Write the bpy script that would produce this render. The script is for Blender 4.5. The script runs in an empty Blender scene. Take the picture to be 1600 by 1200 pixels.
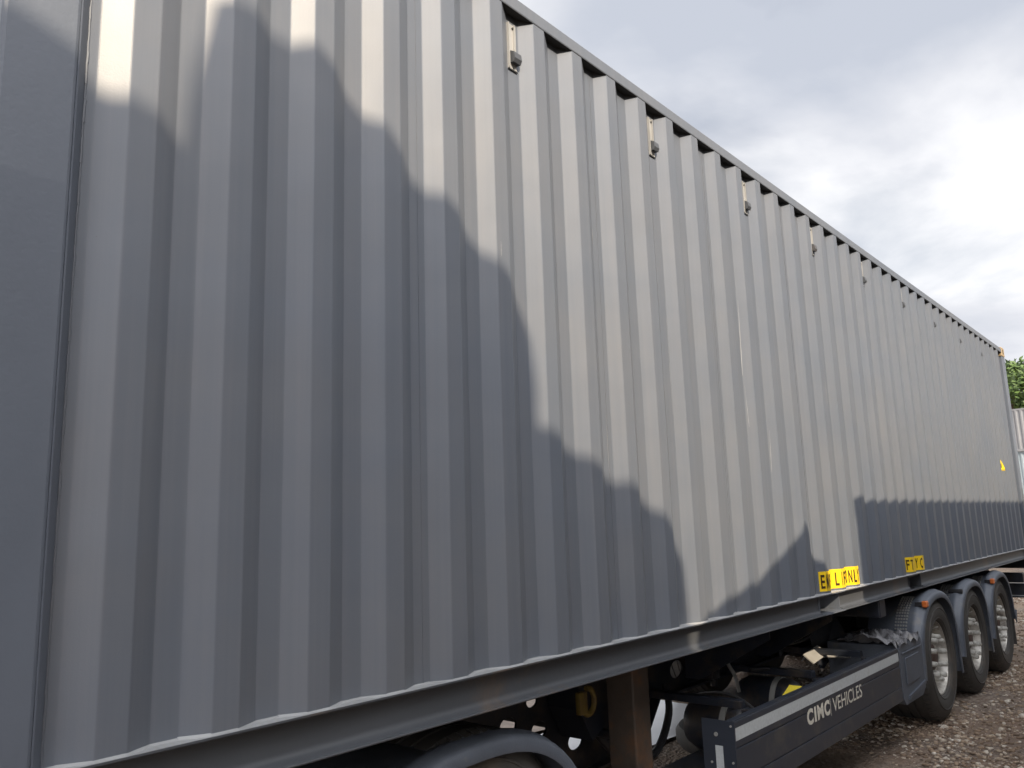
import bpy, bmesh, math, random
import numpy as np
from mathutils import Vector, Matrix, noise
R = math.radians
rnd = random.Random(7)
C = bpy.context.scene.collection
scn = bpy.context.scene

# ------------------------------------------------------------------ camera
cam_d = bpy.data.cameras.new('camera'); cam = bpy.data.objects.new('camera', cam_d); C.objects.link(cam)
cam_d.sensor_width = 36; cam_d.lens = 28.415; cam_d.clip_end = 5000; cam_d.clip_start = 0.05
rt = Vector((0.65312391, -0.75658933, -0.03165039)); dn = Vector((0.11130462, 0.13725805, -0.98426191)); fw = Vector((0.74902633, 0.63932215, 0.1738584))
m = Matrix((rt, -dn, -fw)).transposed().to_4x4(); m.translation = (-2.28143, -1.9377, 0.48149)
cam.matrix_world = m
scn.camera = cam

# ------------------------------------------------------------------ light
SUN_AZ, SUN_EL = 32.0, 34.1          # sun stands behind the camera: azimuth from -y towards -x
to_sun = Vector((-math.sin(R(SUN_AZ))*math.cos(R(SUN_EL)), -math.cos(R(SUN_AZ))*math.cos(R(SUN_EL)), math.sin(R(SUN_EL))))
sd = bpy.data.lights.new('sun', 'SUN'); sd.energy = 5.0; sd.angle = R(0.53); sd.color = (1.0, 0.84, 0.63)
so = bpy.data.objects.new('sun', sd); C.objects.link(so); so.rotation_euler = to_sun.to_track_quat('Z', 'Y').to_euler()
scn.view_settings.view_transform = 'Standard'; scn.view_settings.look = 'None'
scn.view_settings.exposure = 0.30; scn.view_settings.gamma = 1; scn.view_settings.use_curve_mapping = False

w = bpy.data.worlds.new('World'); scn.world = w; w.use_nodes = True
nt = w.node_tree; nt.nodes.clear()
def N(nt, t, **k):
    n = nt.nodes.new(t)
    for a, b in k.items():
        if a.startswith('i_'):
            key = a[2:]; key = int(key) if key.isdigit() else key.replace('_', ' ')
            n.inputs[key].default_value = b
        else: setattr(n, a, b)
    return n
def ramp(nt, fac, stops):
    r = nt.nodes.new('ShaderNodeValToRGB'); e = r.color_ramp.elements
    while len(e) > 1: e.remove(e[-1])
    e[0].position, e[0].color = stops[0][0], (*stops[0][1], 1)
    for p, c in stops[1:]:
        x = e.new(p); x.color = (*c, 1)
    nt.links.new(fac, r.inputs[0]); return r.outputs[0]
def g(v): return (v, v, v)
sky = N(nt, 'ShaderNodeTexSky', sky_type='NISHITA', sun_disc=False, sun_elevation=R(SUN_EL), sun_rotation=R(180+SUN_AZ), air_density=1.0, dust_density=2.0, ozone_density=1.0)
tc = N(nt, 'ShaderNodeTexCoord')
sep = N(nt, 'ShaderNodeSeparateXYZ'); nt.links.new(tc.outputs['Generated'], sep.inputs[0])
zc = N(nt, 'ShaderNodeMath', operation='MAXIMUM', i_1=0.0); nt.links.new(sep.outputs[2], zc.inputs[0])
zp = N(nt, 'ShaderNodeMath', operation='ADD', i_1=0.22); nt.links.new(zc.outputs[0], zp.inputs[0])
dv = N(nt, 'ShaderNodeVectorMath', operation='DIVIDE'); nt.links.new(tc.outputs['Generated'], dv.inputs[0])
cb = N(nt, 'ShaderNodeCombineXYZ'); 
for k in range(3): nt.links.new(zp.outputs[0], cb.inputs[k])
nt.links.new(cb.outputs[0], dv.inputs[1])
flat = N(nt, 'ShaderNodeVectorMath', operation='MULTIPLY'); flat.inputs[1].default_value = (1, 1, 0.25); nt.links.new(dv.outputs[0], flat.inputs[0])
n1 = N(nt, 'ShaderNodeTexNoise', i_Scale=1.25, i_Detail=8.0, i_Roughness=0.52, i_Distortion=0.25); nt.links.new(flat.outputs[0], n1.inputs['Vector'])
off = N(nt, 'ShaderNodeVectorMath', operation='ADD'); off.inputs[1].default_value = (7.3, 2.1, 4.0); nt.links.new(flat.outputs[0], off.inputs[0])
n2 = N(nt, 'ShaderNodeTexNoise', i_Scale=1.15, i_Detail=7.0, i_Roughness=0.5, i_Distortion=0.25); nt.links.new(off.outputs[0], n2.inputs['Vector'])
mask = ramp(nt, n1.outputs[0], [(0.34, g(0.55)), (0.48, g(1.0))])
ccol = ramp(nt, n2.outputs[0], [(0.36, (5.9, 6.3, 7.2)), (0.46, (7.8, 8.0, 8.6)), (0.56, (10.7, 10.7, 10.9))])
# clouds are brighter towards the sun (forward scattering)
dt = N(nt, 'ShaderNodeVectorMath', operation='DOT_PRODUCT'); dt.inputs[1].default_value = to_sun; nt.links.new(tc.outputs['Generated'], dt.inputs[0])
mx0 = N(nt, 'ShaderNodeMath', operation='MAXIMUM', i_1=0.0); nt.links.new(dt.outputs['Value'], mx0.inputs[0])
pw = N(nt, 'ShaderNodeMath', operation='POWER', i_1=5.0); nt.links.new(mx0.outputs[0], pw.inputs[0])
ma = N(nt, 'ShaderNodeMath', operation='MULTIPLY_ADD', i_1=4.8, i_2=1.0); nt.links.new(pw.outputs[0], ma.inputs[0])
cm = N(nt, 'ShaderNodeVectorMath', operation='SCALE'); nt.links.new(ccol, cm.inputs[0]); nt.links.new(ma.outputs[0], cm.inputs['Scale'])
mix = N(nt, 'ShaderNodeMix', data_type='RGBA'); nt.links.new(mask, mix.inputs[0]); nt.links.new(sky.outputs[0], mix.inputs[6]); nt.links.new(cm.outputs[0], mix.inputs[7])
bg = N(nt, 'ShaderNodeBackground', i_Strength=0.083); nt.links.new(mix.outputs[2], bg.inputs[0])
wo = N(nt, 'ShaderNodeOutputWorld'); nt.links.new(bg.outputs[0], wo.inputs[0])

# ------------------------------------------------------------------ materials
def mat(name, col, rough=0.5, metal=0.0, var=0.12, vscale=3.0, bump=0.0, bscale=60.0, dirt=None, dirt_amt=0.0, dscale=2.0, spec=0.5, stretch=(1,1,1), coat=0.0, trans=0.0, fine=0.0, detail=6.0):
    M = bpy.data.materials.new(name); M.use_nodes = True; t = M.node_tree; b = t.nodes['Principled BSDF']
    L = t.links.new
    tc = N(t, 'ShaderNodeTexCoord'); mp = N(t, 'ShaderNodeMapping'); mp.inputs['Scale'].default_value = stretch; L(tc.outputs['Object'], mp.inputs[0])
    n = N(t, 'ShaderNodeTexNoise', i_Scale=vscale, i_Detail=detail, i_Roughness=0.6); L(mp.outputs[0], n.inputs['Vector'])
    lo = tuple(c*(1-var) for c in col); hi = tuple(min(1, c*(1+var)) for c in col)
    c = ramp(t, n.outputs[0], [(0.3, lo), (0.7, hi)])
    if dirt:
        n3 = N(t, 'ShaderNodeTexNoise', i_Scale=dscale, i_Detail=10.0, i_Roughness=0.7); L(tc.outputs['Object'], n3.inputs['Vector'])
        f = ramp(t, n3.outputs[0], [(0.62-dirt_amt*0.4, g(0)), (0.75-dirt_amt*0.25, g(1))])
        mm = N(t, 'ShaderNodeMix', data_type='RGBA'); L(f, mm.inputs[0]); L(c, mm.inputs[6]); mm.inputs[7].default_value = (*dirt, 1); c = mm.outputs[2]
    L(c, b.inputs['Base Color'])
    b.inputs['Metallic'].default_value = metal; b.inputs['Specular IOR Level'].default_value = spec
    rr = N(t, 'ShaderNodeMapRange', i_3=rough*0.85, i_4=min(1, rough*1.15)); L(n.outputs[0], rr.inputs[0]); L(rr.outputs[0], b.inputs['Roughness'])
    b.inputs['Coat Weight'].default_value = coat; b.inputs['Transmission Weight'].default_value = trans
    if bump:
        n4 = N(t, 'ShaderNodeTexNoise', i_Scale=bscale, i_Detail=4.0); L(tc.outputs['Object'], n4.inputs['Vector'])
        bp = N(t, 'ShaderNodeBump', i_Strength=1.0, i_Distance=bump); L(n4.outputs[0], bp.inputs['Height']); L(bp.outputs[0], b.inputs['Normal'])
    return M

def paint_mat():
    """container paint: warm grey, satin, faint vertical run-off streaks, oil-canning, a few scratches and rust specks"""
    M = bpy.data.materials.new('container_paint'); M.use_nodes = True; t = M.node_tree; b = t.nodes['Principled BSDF']; L = t.links.new
    tc = N(t, 'ShaderNodeTexCoord')
    mp = N(t, 'ShaderNodeMapping'); mp.inputs['Scale'].default_value = (45, 45, 0.5); L(tc.outputs['Object'], mp.inputs[0])
    st = N(t, 'ShaderNodeTexNoise', i_Scale=1.0, i_Detail=7.0, i_Roughness=0.62); L(mp.outputs[0], st.inputs['Vector'])
    c = ramp(t, st.outputs[0], [(0.28, (0.112, 0.126, 0.151)), (0.5, (0.120, 0.133, 0.157)), (0.74, (0.131, 0.141, 0.163))])
    bl = N(t, 'ShaderNodeTexNoise', i_Scale=1.3, i_Detail=9.0, i_Roughness=0.68); L(tc.outputs['Object'], bl.inputs['Vector'])
    bf = ramp(t, bl.outputs[0], [(0.33, (0.92, 0.95, 0.985)), (0.70, (1.09, 1.05, 1.0))])
    mu = N(t, 'ShaderNodeMix', data_type='RGBA', blend_type='MULTIPLY'); mu.inputs[0].default_value = 1; L(c, mu.inputs[6]); L(bf, mu.inputs[7]); c = mu.outputs[2]
    # rust specks
    sp = N(t, 'ShaderNodeTexNoise', i_Scale=19.0, i_Detail=5.0, i_Roughness=0.6); L(tc.outputs['Object'], sp.inputs['Vector'])
    spf = ramp(t, sp.outputs[0], [(0.80, g(0)), (0.815, g(0.9))])
    m3 = N(t, 'ShaderNodeMix', data_type='RGBA'); L(spf, m3.inputs[0]); L(c, m3.inputs[6]); m3.inputs[7].default_value = (0.05, 0.028, 0.02, 1)
    L(m3.outputs[2], b.inputs['Base Color'])
    rr = N(t, 'ShaderNodeMapRange', i_3=0.50, i_4=0.58); L(bl.outputs[0], rr.inputs[0]); L(rr.outputs[0], b.inputs['Roughness'])
    b.inputs['Specular IOR Level'].default_value = 0.5; b.inputs['Coat Weight'].default_value = 0.42; b.inputs['Coat Roughness'].default_value = 0.36
    wv = N(t, 'ShaderNodeTexNoise', i_Scale=2.2, i_Detail=2.0); L(tc.outputs['Object'], wv.inputs['Vector'])
    b1 = N(t, 'ShaderNodeBump', i_Strength=1.0, i_Distance=0.008); L(wv.outputs[0], b1.inputs['Height'])
    fn = N(t, 'ShaderNodeTexNoise', i_Scale=240.0, i_Detail=2.0); L(tc.outputs['Object'], fn.inputs['Vector'])
    b2 = N(t, 'ShaderNodeBump', i_Strength=0.5, i_Distance=0.0004); L(fn.outputs[0], b2.inputs['Height']); L(b1.outputs[0], b2.inputs['Normal'])
    L(b2.outputs[0], b.inputs['Normal']); L(b2.outputs[0], b.inputs['Coat Normal'])
    return M

PAINT = paint_mat()
POSTP = mat('post_paint', (0.105, 0.120, 0.148), 0.5, var=0.07, vscale=2.5, bump=0.0006, bscale=90, coat=0.25)
RAILP = mat('rail_paint', (0.068, 0.073, 0.082), 0.42, var=0.10, vscale=1.5, stretch=(1, 6, 6), dirt=(0.15, 0.105, 0.07), dirt_amt=0.16, dscale=0.9, bump=0.0008, bscale=30)
SEAL = mat('weld_sealant', (0.29, 0.295, 0.30), 0.5, bump=0.002, bscale=45, var=0.15, vscale=9)
CAST = mat('casting_paint', (0.34, 0.25, 0.14), 0.5, var=0.2, bump=0.001, dirt=(0.30, 0.14, 0.05), dirt_amt=0.25, dscale=9)
GALV = mat('bare_bracket_steel', (0.36, 0.355, 0.34), 0.45, metal=0.2, var=0.12, vscale=9)
BLACK_SHADE_PARTS = mat('shade_and_part_black', (0.02, 0.02, 0.02), 0.7)  # flat black for the painted rail shade, casting slots and rivets
YEL = mat('yellow_film', (0.86, 0.58, 0.02), 0.4, var=0.07, vscale=20)
INK = mat('black_print', (0.05, 0.025, 0.01), 0.5)
WHT = mat('white_lettering', (0.72, 0.69, 0.60), 0.45, var=0.06)
REFL = mat('reflective_tape', (0.50, 0.53, 0.54), 0.35, var=0.10, vscale=60, bump=0.0004, bscale=200, dirt=(0.36, 0.34, 0.32), dirt_amt=0.12, dscale=7)
NAVY = mat('navy_chassis_paint', (0.018, 0.022, 0.032), 0.38, var=0.3, vscale=3, dirt=(0.07, 0.055, 0.042), dirt_amt=0.34, dscale=4.5, bump=0.0006)
ALU = mat('side_guard_paint', (0.036, 0.042, 0.056), 0.33, var=0.12, vscale=2, stretch=(0.3, 1, 4), dirt=(0.085, 0.08, 0.074), dirt_amt=0.24, dscale=6)
PLAS = mat('mudguard_plastic', (0.098, 0.112, 0.138), 0.5, var=0.16, vscale=4, bump=0.0012, bscale=140, dirt=(0.19, 0.175, 0.155), dirt_amt=0.16, dscale=4)
RUB = mat('tyre_rubber', (0.058, 0.055, 0.051), 0.72, var=0.2, vscale=5, dirt=(0.095, 0.08, 0.066), dirt_amt=0.28, dscale=3.5, bump=0.001)
RIM = mat('rim_silver', (0.52, 0.50, 0.46), 0.42, metal=0.45, var=0.22, vscale=7, dirt=(0.11, 0.085, 0.065), dirt_amt=0.32, dscale=6, bump=0.0008)
NUTM = mat('nut_cap', (0.58, 0.57, 0.53), 0.45, metal=0.2, var=0.25, vscale=30, dirt=(0.14, 0.12, 0.10), dirt_amt=0.2, dscale=25)
HUBM = mat('rusty_hub', (0.085, 0.055, 0.045), 0.65, var=0.35, vscale=14, dirt=(0.20, 0.035, 0.03), dirt_amt=0.15, dscale=10)
RUSTY = mat('landing_leg_steel', (0.075, 0.058, 0.046), 0.62, var=0.3, vscale=5, dirt=(0.15, 0.075, 0.038), dirt_amt=0.28, dscale=4.0, bump=0.001)
HOSE = mat('rubber_hose', (0.03, 0.03, 0.033), 0.35)
OCH = mat('old_yellow_paint', (0.16, 0.11, 0.02), 0.6, dirt=(0.08, 0.05, 0.03), dirt_amt=0.3, dscale=12)
CHOCK = mat('chock_plastic', (0.72, 0.58, 0.05), 0.5, var=0.1, dirt=(0.3, 0.25, 0.08), dirt_amt=0.2, dscale=12)
AMBER = mat('amber_lens', (0.62, 0.16, 0.04), 0.2, spec=0.7, dirt=(0.3, 0.2, 0.15), dirt_amt=0.1, dscale=30)
REDL = mat('red_lens', (0.35, 0.015, 0.01), 0.2, spec=0.7)
TARP = mat('crumpled_sheet', (0.13, 0.13, 0.14), 0.35, var=0.25, vscale=8, dirt=(0.24, 0.22, 0.19), dirt_amt=0.18, dscale=7)
GLASS = mat('tinted_glass', (0.03, 0.04, 0.045), 0.05, spec=0.8)
CABP = mat('cab_paint', (0.5, 0.5, 0.5), 0.3, coat=0.5)
STEELF = mat('far_steel', (0.25, 0.26, 0.28), 0.5, var=0.1, vscale=2)
FARBLUE = mat('pale_blue_steel', (0.33, 0.40, 0.44), 0.5, var=0.12, vscale=2)
FARRED = mat('brick_red_steel', (0.24, 0.09, 0.07), 0.55, var=0.15)
BRICK = mat('rendered_wall', (0.42, 0.36, 0.30), 0.85, var=0.15, vscale=2, bump=0.003)
ROOFM = mat('roof_sheet', (0.16, 0.15, 0.15), 0.5)
CANV = mat('canopy_canvas', (0.45, 0.44, 0.40), 0.8)
BARK = mat('bark', (0.09, 0.065, 0.045), 0.9, var=0.3, bump=0.01, bscale=20)
LEAF = mat('leaves', (0.075, 0.125, 0.028), 0.55, var=0.55, vscale=0.7, detail=12)
CONC = mat('pale_hardcore', (0.44, 0.36, 0.30), 0.85, var=0.25, vscale=9, bump=0.01, bscale=25)
SHEET = mat('plain_white', (0.86, 0.87, 0.9), 0.3, var=0.04)
SIGNW = mat('white_panel', (0.8, 0.8, 0.78), 0.5)

def ground_mat():
    M = bpy.data.materials.new('muddy_gravel'); M.use_nodes = True; t = M.node_tree; b = t.nodes['Principled BSDF']; L = t.links.new
    tc = N(t, 'ShaderNodeTexCoord')
    a = N(t, 'ShaderNodeTexNoise', i_Scale=0.55, i_Detail=10.0, i_Roughness=0.65); L(tc.outputs['Object'], a.inputs['Vector'])
    base = ramp(t, a.outputs[0], [(0.33, (0.16, 0.105, 0.072)), (0.5, (0.25, 0.172, 0.12)), (0.68, (0.33, 0.25, 0.18))])
    v = N(t, 'ShaderNodeTexVoronoi', i_Scale=38.0, i_Randomness=1.0); L(tc.outputs['Object'], v.inputs['Vector'])
    vs = N(t, 'ShaderNodeSeparateColor'); L(v.outputs['Color'], vs.inputs[0])
    pc = ramp(t, vs.outputs[0], [(0.0, (0.07, 0.055, 0.045)), (0.5, (0.19, 0.15, 0.12)), (1.0, (0.34, 0.30, 0.26))])
    f = N(t, 'ShaderNodeTexNoise', i_Scale=1.4, i_Detail=6.0); L(tc.outputs['Object'], f.inputs['Vector'])
    ff = ramp(t, f.outputs[0], [(0.42, g(0.12)), (0.6, g(0.7))])
    mm = N(t, 'ShaderNodeMix', data_type='RGBA'); L(ff, mm.inputs[0]); L(base, mm.inputs[6]); L(pc, mm.inputs[7])
    L(mm.outputs[2], b.inputs['Base Color'])
    rr = N(t, 'ShaderNodeMapRange', i_1=0.35, i_2=0.6, i_3=0.62, i_4=0.95); L(a.outputs[0], rr.inputs[0]); L(rr.outputs[0], b.inputs['Roughness'])
    dn_ = N(t, 'ShaderNodeTexNoise', i_Scale=22.0, i_Detail=6.0); L(tc.outputs['Object'], dn_.inputs['Vector'])
    b1 = N(t, 'ShaderNodeBump', i_Strength=1.0, i_Distance=0.02); L(v.outputs['Distance'], b1.inputs['Height']); b1.invert = True
    b2 = N(t, 'ShaderNodeBump', i_Strength=1.0, i_Distance=0.02); L(dn_.outputs[0], b2.inputs['Height']); L(b1.outputs[0], b2.inputs['Normal'])
    L(b2.outputs[0], b.inputs['Normal'])
    return M
GROUND = ground_mat()
def stone_mat():
    M = bpy.data.materials.new('stones'); M.use_nodes = True; t = M.node_tree; b = t.nodes['Principled BSDF']; L = t.links.new
    ge = N(t, 'ShaderNodeNewGeometry')
    c = ramp(t, ge.outputs['Random Per Island'], [(0.0, (0.14, 0.098, 0.07)), (0.35, (0.30, 0.212, 0.145)), (0.7, (0.43, 0.34, 0.25)), (1.0, (0.68, 0.62, 0.54))])
    tc = N(t, 'ShaderNodeTexCoord'); n = N(t, 'ShaderNodeTexNoise', i_Scale=60.0, i_Detail=4.0); L(tc.outputs['Object'], n.inputs['Vector'])
    f = ramp(t, n.outputs[0], [(0.3, g(0.7)), (0.7, g(1.15))])
    mu = N(t, 'ShaderNodeMix', data_type='RGBA', blend_type='MULTIPLY'); mu.inputs[0].default_value = 1; L(c, mu.inputs[6]); L(f, mu.inputs[7])
    L(mu.outputs[2], b.inputs['Base Color']); b.inputs['Roughness'].default_value = 0.75
    return M
STONE = stone_mat()

# ------------------------------------------------------------------ builders
class MB:
    def __init__(s): s.v = []; s.f = []; s.sm = []
    def add(s, vs, fs, smooth=False):
        o = len(s.v); s.v += [tuple(p) for p in vs]; s.f += [tuple(i+o for i in q) for q in fs]; s.sm += [smooth]*len(fs); return s
    def box(s, x0, x1, y0, y1, z0, z1, b=0.0, mat=None):
        vs = []
        if b <= 0:
            vs = [(x, y, z) for x in (x0, x1) for y in (y0, y1) for z in (z0, z1)]
            fs = [(0,1,3,2),(4,6,7,5),(0,4,5,1),(2,3,7,6),(0,2,6,4),(1,5,7,3)]
            if mat: vs = [mat @ Vector(p) for p in vs]
            return s.add(vs, fs)
        bm = bmesh.new(); bmesh.ops.create_cube(bm, size=1)
        for p in bm.verts: p.co = Vector(((x0+x1)/2+p.co.x*(x1-x0), (y0+y1)/2+p.co.y*(y1-y0), (z0+z1)/2+p.co.z*(z1-z0)))
        bmesh.ops.bevel(bm, geom=bm.edges[:], offset=b, segments=2, affect='EDGES', profile=0.5)
        bm.verts.ensure_lookup_table(); vs = [(mat @ p.co) if mat else p.co[:] for p in bm.verts]; fs = [[q.index for q in f.verts] for f in bm.faces]
        bm.free(); return s.add(vs, fs)
    def cyl(s, p0, p1, r0, r1=None, n=24, caps=True, smooth=True):
        r1 = r0 if r1 is None else r1; p0 = Vector(p0); p1 = Vector(p1); d = (p1-p0).normalized()
        a = d.orthogonal().normalized(); b = d.cross(a)
        vs = [p + (a*math.cos(t)+b*math.sin(t))*r for p, r in ((p0, r0), (p1, r1)) for t in [2*math.pi*k/n for k in range(n)]]
        s.add(vs, [(k, (k+1) % n, n+(k+1) % n, n+k) for k in range(n)], smooth)
        if caps: s.add(vs[:n], [tuple(reversed(range(n)))]); s.add(vs[n:], [tuple(range(n))])
        return s
    def tube(s, pts, r, n=10):
        pts = [Vector(p) for p in pts]; rings = []; a = None
        for i, p in enumerate(pts):
            d = (pts[min(i+1, len(pts)-1)]-pts[max(i-1, 0)]).normalized()
            a = d.orthogonal().normalized() if a is None else (a-d*a.dot(d)).normalized(); b = d.cross(a)
            rr = r[i] if isinstance(r, (list, tuple)) else r
            rings += [p+(a*math.cos(2*math.pi*k/n)+b*math.sin(2*math.pi*k/n))*rr for k in range(n)]
        L_ = len(pts)
        fs = [(i*n+k, i*n+(k+1) % n, (i+1)*n+(k+1) % n, (i+1)*n+k) for i in range(L_-1) for k in range(n)]
        s.add(rings, fs, True); s.add(rings[:n], [tuple(reversed(range(n)))]); s.add(rings[-n:], [tuple(range(n))]); return s
    def lathe(s, prof, c, n=48, closed=False):
        """prof: (y offset, radius) about the y axis through c"""
        vs = [(c[0]+r*math.cos(2*math.pi*k/n), c[1]+y, c[2]+r*math.sin(2*math.pi*k/n)) for y, r in prof for k in range(n)]
        m_ = len(prof); fs = [(i*n+k, i*n+(k+1) % n, ((i+1) % m_)*n+(k+1) % n, ((i+1) % m_)*n+k) for i in range(m_ if closed else m_-1) for k in range(n)]
        return s.add(vs, fs, True)
    def prism(s, poly, ax, a0, a1, smooth=False):
        """extrude polygon along axis ax ('x','y','z') from a0 to a1; poly gives the other two coords in xyz order"""
        def P(u, v, a): return {'x': (a, u, v), 'y': (u, a, v), 'z': (u, v, a)}[ax]
        n = len(poly); vs = [P(u, v, a0) for u, v in poly]+[P(u, v, a1) for u, v in poly]
        s.add(vs, [(k, (k+1) % n, n+(k+1) % n, n+k) for k in range(n)], smooth)
        return s.add(vs, [tuple(reversed(range(n))), tuple(range(n, 2*n))])
    def build(s, name, m_, parent=None, fix=True):
        me = bpy.data.meshes.new(name)
        off = Vector((0, 0, 0)); q = parent
        while q is not None: off = off + q.location; q = q.parent
        me.from_pydata([Vector(p)-off for p in s.v], [], s.f)
        me.polygons.foreach_set('use_smooth', s.sm)
        if fix:
            bm = bmesh.new(); bm.from_mesh(me); bmesh.ops.remove_doubles(bm, verts=bm.verts[:], dist=1e-5) if any(s.sm) else None
            bmesh.ops.recalc_face_normals(bm, faces=bm.faces[:]); bm.to_mesh(me); bm.free()
            if any(s.sm): me.set_sharp_from_angle(angle=R(38))
        for mm in (m_ if isinstance(m_, (list, tuple)) else [m_]): me.materials.append(mm)
        o = bpy.data.objects.new(name, me); C.objects.link(o); o.parent = parent
        return o
def tag(o, label=None, cat=None, group=None, kind=None):
    if label: o['label'] = label
    if cat: o['category'] = cat
    if group: o['group'] = group
    if kind: o['kind'] = kind
    return o
def thing(name, loc, label, cat, group=None):
    o = bpy.data.objects.new(name, None); C.objects.link(o); o.location = loc; o.empty_display_size = 0.3
    return tag(o, label, cat, group)
def copy_tree(o, parent=None):
    kids = list(o.children); c = o.copy(); C.objects.link(c); c.parent = parent
    for k in kids: copy_tree(k, c)
    return c

GZ = -1.21          # ground level; z = 0 is the top of the container's bottom rail
H = 2.604           # underside of the top rail
PITCH = 0.278

# ------------------------------------------------------------------ ground
def axis(lo, hi, step, far):
    a = list(np.arange(lo, hi+1e-6, step)); s = step; p = hi
    while p < far: s *= 1.35; p += s; a.append(p)
    s = step; p = lo; b = []
    while p > -far: s *= 1.35; p -= s; b.append(p)
    return b[::-1]+a
def gheight(x, y):
    f = max(0.0, 1-max(abs(x-5)/22, abs(y)/16))
    h = noise.noise(Vector((x*0.8, y*0.8, 0)))*0.02+noise.noise(Vector((x*3.1, y*3.1, 5)))*0.009+noise.noise(Vector((x*9, y*9, 2)))*0.005
    # tyre-worn hollow beside the trailer
    h -= 0.02*math.exp(-((y+1.2)/0.5)**2)
    return GZ-0.012+h*f
xs = axis(-3, 16, 0.07, 1600); ys = axis(-4, 6, 0.07, 1600)
v = [(x, y, gheight(x, y)) for y in ys for x in xs]; nx = len(xs)
f = [(j*nx+i, j*nx+i+1, (j+1)*nx+i+1, (j+1)*nx+i) for j in range(len(ys)-1) for i in range(nx-1)]
gm = MB(); gm.add(v, f, True); tag(gm.build('ground', GROUND, fix=False), kind='structure')

# loose stones (uncountable)
def stones(name, regions, seed, label):
    r = np.random.RandomState(seed); t_ = (1+5**.5)/2
    iv = np.array([(-1,t_,0),(1,t_,0),(-1,-t_,0),(1,-t_,0),(0,-1,t_),(0,1,t_),(0,-1,-t_),(0,1,-t_),(t_,0,-1),(t_,0,1),(-t_,0,-1),(-t_,0,1)])/1.9
    it = np.array([(0,11,5),(0,5,1),(0,1,7),(0,7,10),(0,10,11),(1,5,9),(5,11,4),(11,10,2),(10,7,6),(7,1,8),(3,9,4),(3,4,2),(3,2,6),(3,6,8),(3,8,9),(4,9,5),(2,4,11),(6,2,10),(8,6,7),(9,8,1)])
    V = []; F = []; o = 0
    for x0, x1, y0, y1, n, smin, smax in regions:
        for _ in range(n):
            x = r.uniform(x0, x1); y = r.uniform(y0, y1)
            if noise.noise(Vector((x*0.7, y*1.1, 9)))*1.0+0.30 < r.rand()*0.55: continue
            s = smin+(smax-smin)*r.rand()**3.0
            a = r.uniform(0, 6.28); c_, s_ = math.cos(a), math.sin(a)
            p = iv*(1+r.uniform(-0.28, 0.28, (12, 1)))*np.array([s, s*r.uniform(.55, .95), s*r.uniform(.3, .6)])*0.5
            q = p.copy(); q[:, 0] = p[:, 0]*c_-p[:, 1]*s_; q[:, 1] = p[:, 0]*s_+p[:, 1]*c_
            q += (x, y, gheight(x, y)+s*0.10); V.append(q); F.append(it+o); o += 12
    V = np.concatenate(V); F = np.concatenate(F)
    me = bpy.data.meshes.new(name); me.vertices.add(len(V)); me.vertices.foreach_set('co', V.ravel().astype(np.float32))
    me.loops.add(F.size); me.loops.foreach_set('vertex_index', F.ravel().astype(np.int32))
    me.polygons.add(len(F)); me.polygons.foreach_set('loop_start', np.arange(0, F.size, 3, dtype=np.int32)); me.update(calc_edges=True)
    me.materials.append(STONE); ob = bpy.data.objects.new(name, me); C.objects.link(ob)
    return tag(ob, label, 'gravel', kind='stuff')
stones('gravel', [(3.2, 9, -2.1, 1.0, 26000, 0.010, 0.058), (9, 17, -3.0, 1.8, 11000, 0.02, 0.08), (2.0, 8, 1.0, 3.0, 6000, 0.012, 0.06), (-3, 3.2, -3, 0.8, 2500, 0.012, 0.05)], 3,
       'loose brown and grey gravel strewn over the muddy yard beside the wheels')

# ------------------------------------------------------------------ corrugated profile
def fillet(pts, r=0.012, seg=3):
    out = [pts[0]]
    for a, b, c in zip(pts, pts[1:], pts[2:]):
        A, B, D = Vector(a), Vector(b), Vector(c); u = (A-B).normalized(); w_ = (D-B).normalized()
        for k in range(seg+1):
            t = k/seg; p = (B+u*r)*(1-t)**2+B*2*t*(1-t)+(B+w_*r)*t**2; out.append((p.x, p.y))
    out.append(pts[-1]); return out
X0, X1 = -1.756, 10.436              # container ends
PL, PR = -1.588, 10.268              # inner edges of the corner posts
def corr_points():
    p = [(PL+0.030, 0.036)]
    for i in range(-5, 37):
        n_ = i*PITCH
        p += [(n_-0.140, 0.036), (n_-0.072, 0.0), (n_, 0.0), (n_+0.068, 0.036)]
    p.append((PR, 0.036)); return p
CORR = fillet(corr_points(), 0.0032, 2)
CX = np.array([p[0] for p in CORR]); CY = np.array([p[1] for p in CORR])
def corr_y(x): return float(np.interp(x, CX, CY))
def warp(x, z):      # pressed sheet is never quite flat
    k = min(1, z/0.25, (H-z)/0.25) if 0 < z < H else 0
    return max(0, k)*(0.0016*noise.noise(Vector((x*1.3, z*1.0, 4)))+0.0006*noise.noise(Vector((x*3.7, z*2.6, 9))))

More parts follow.
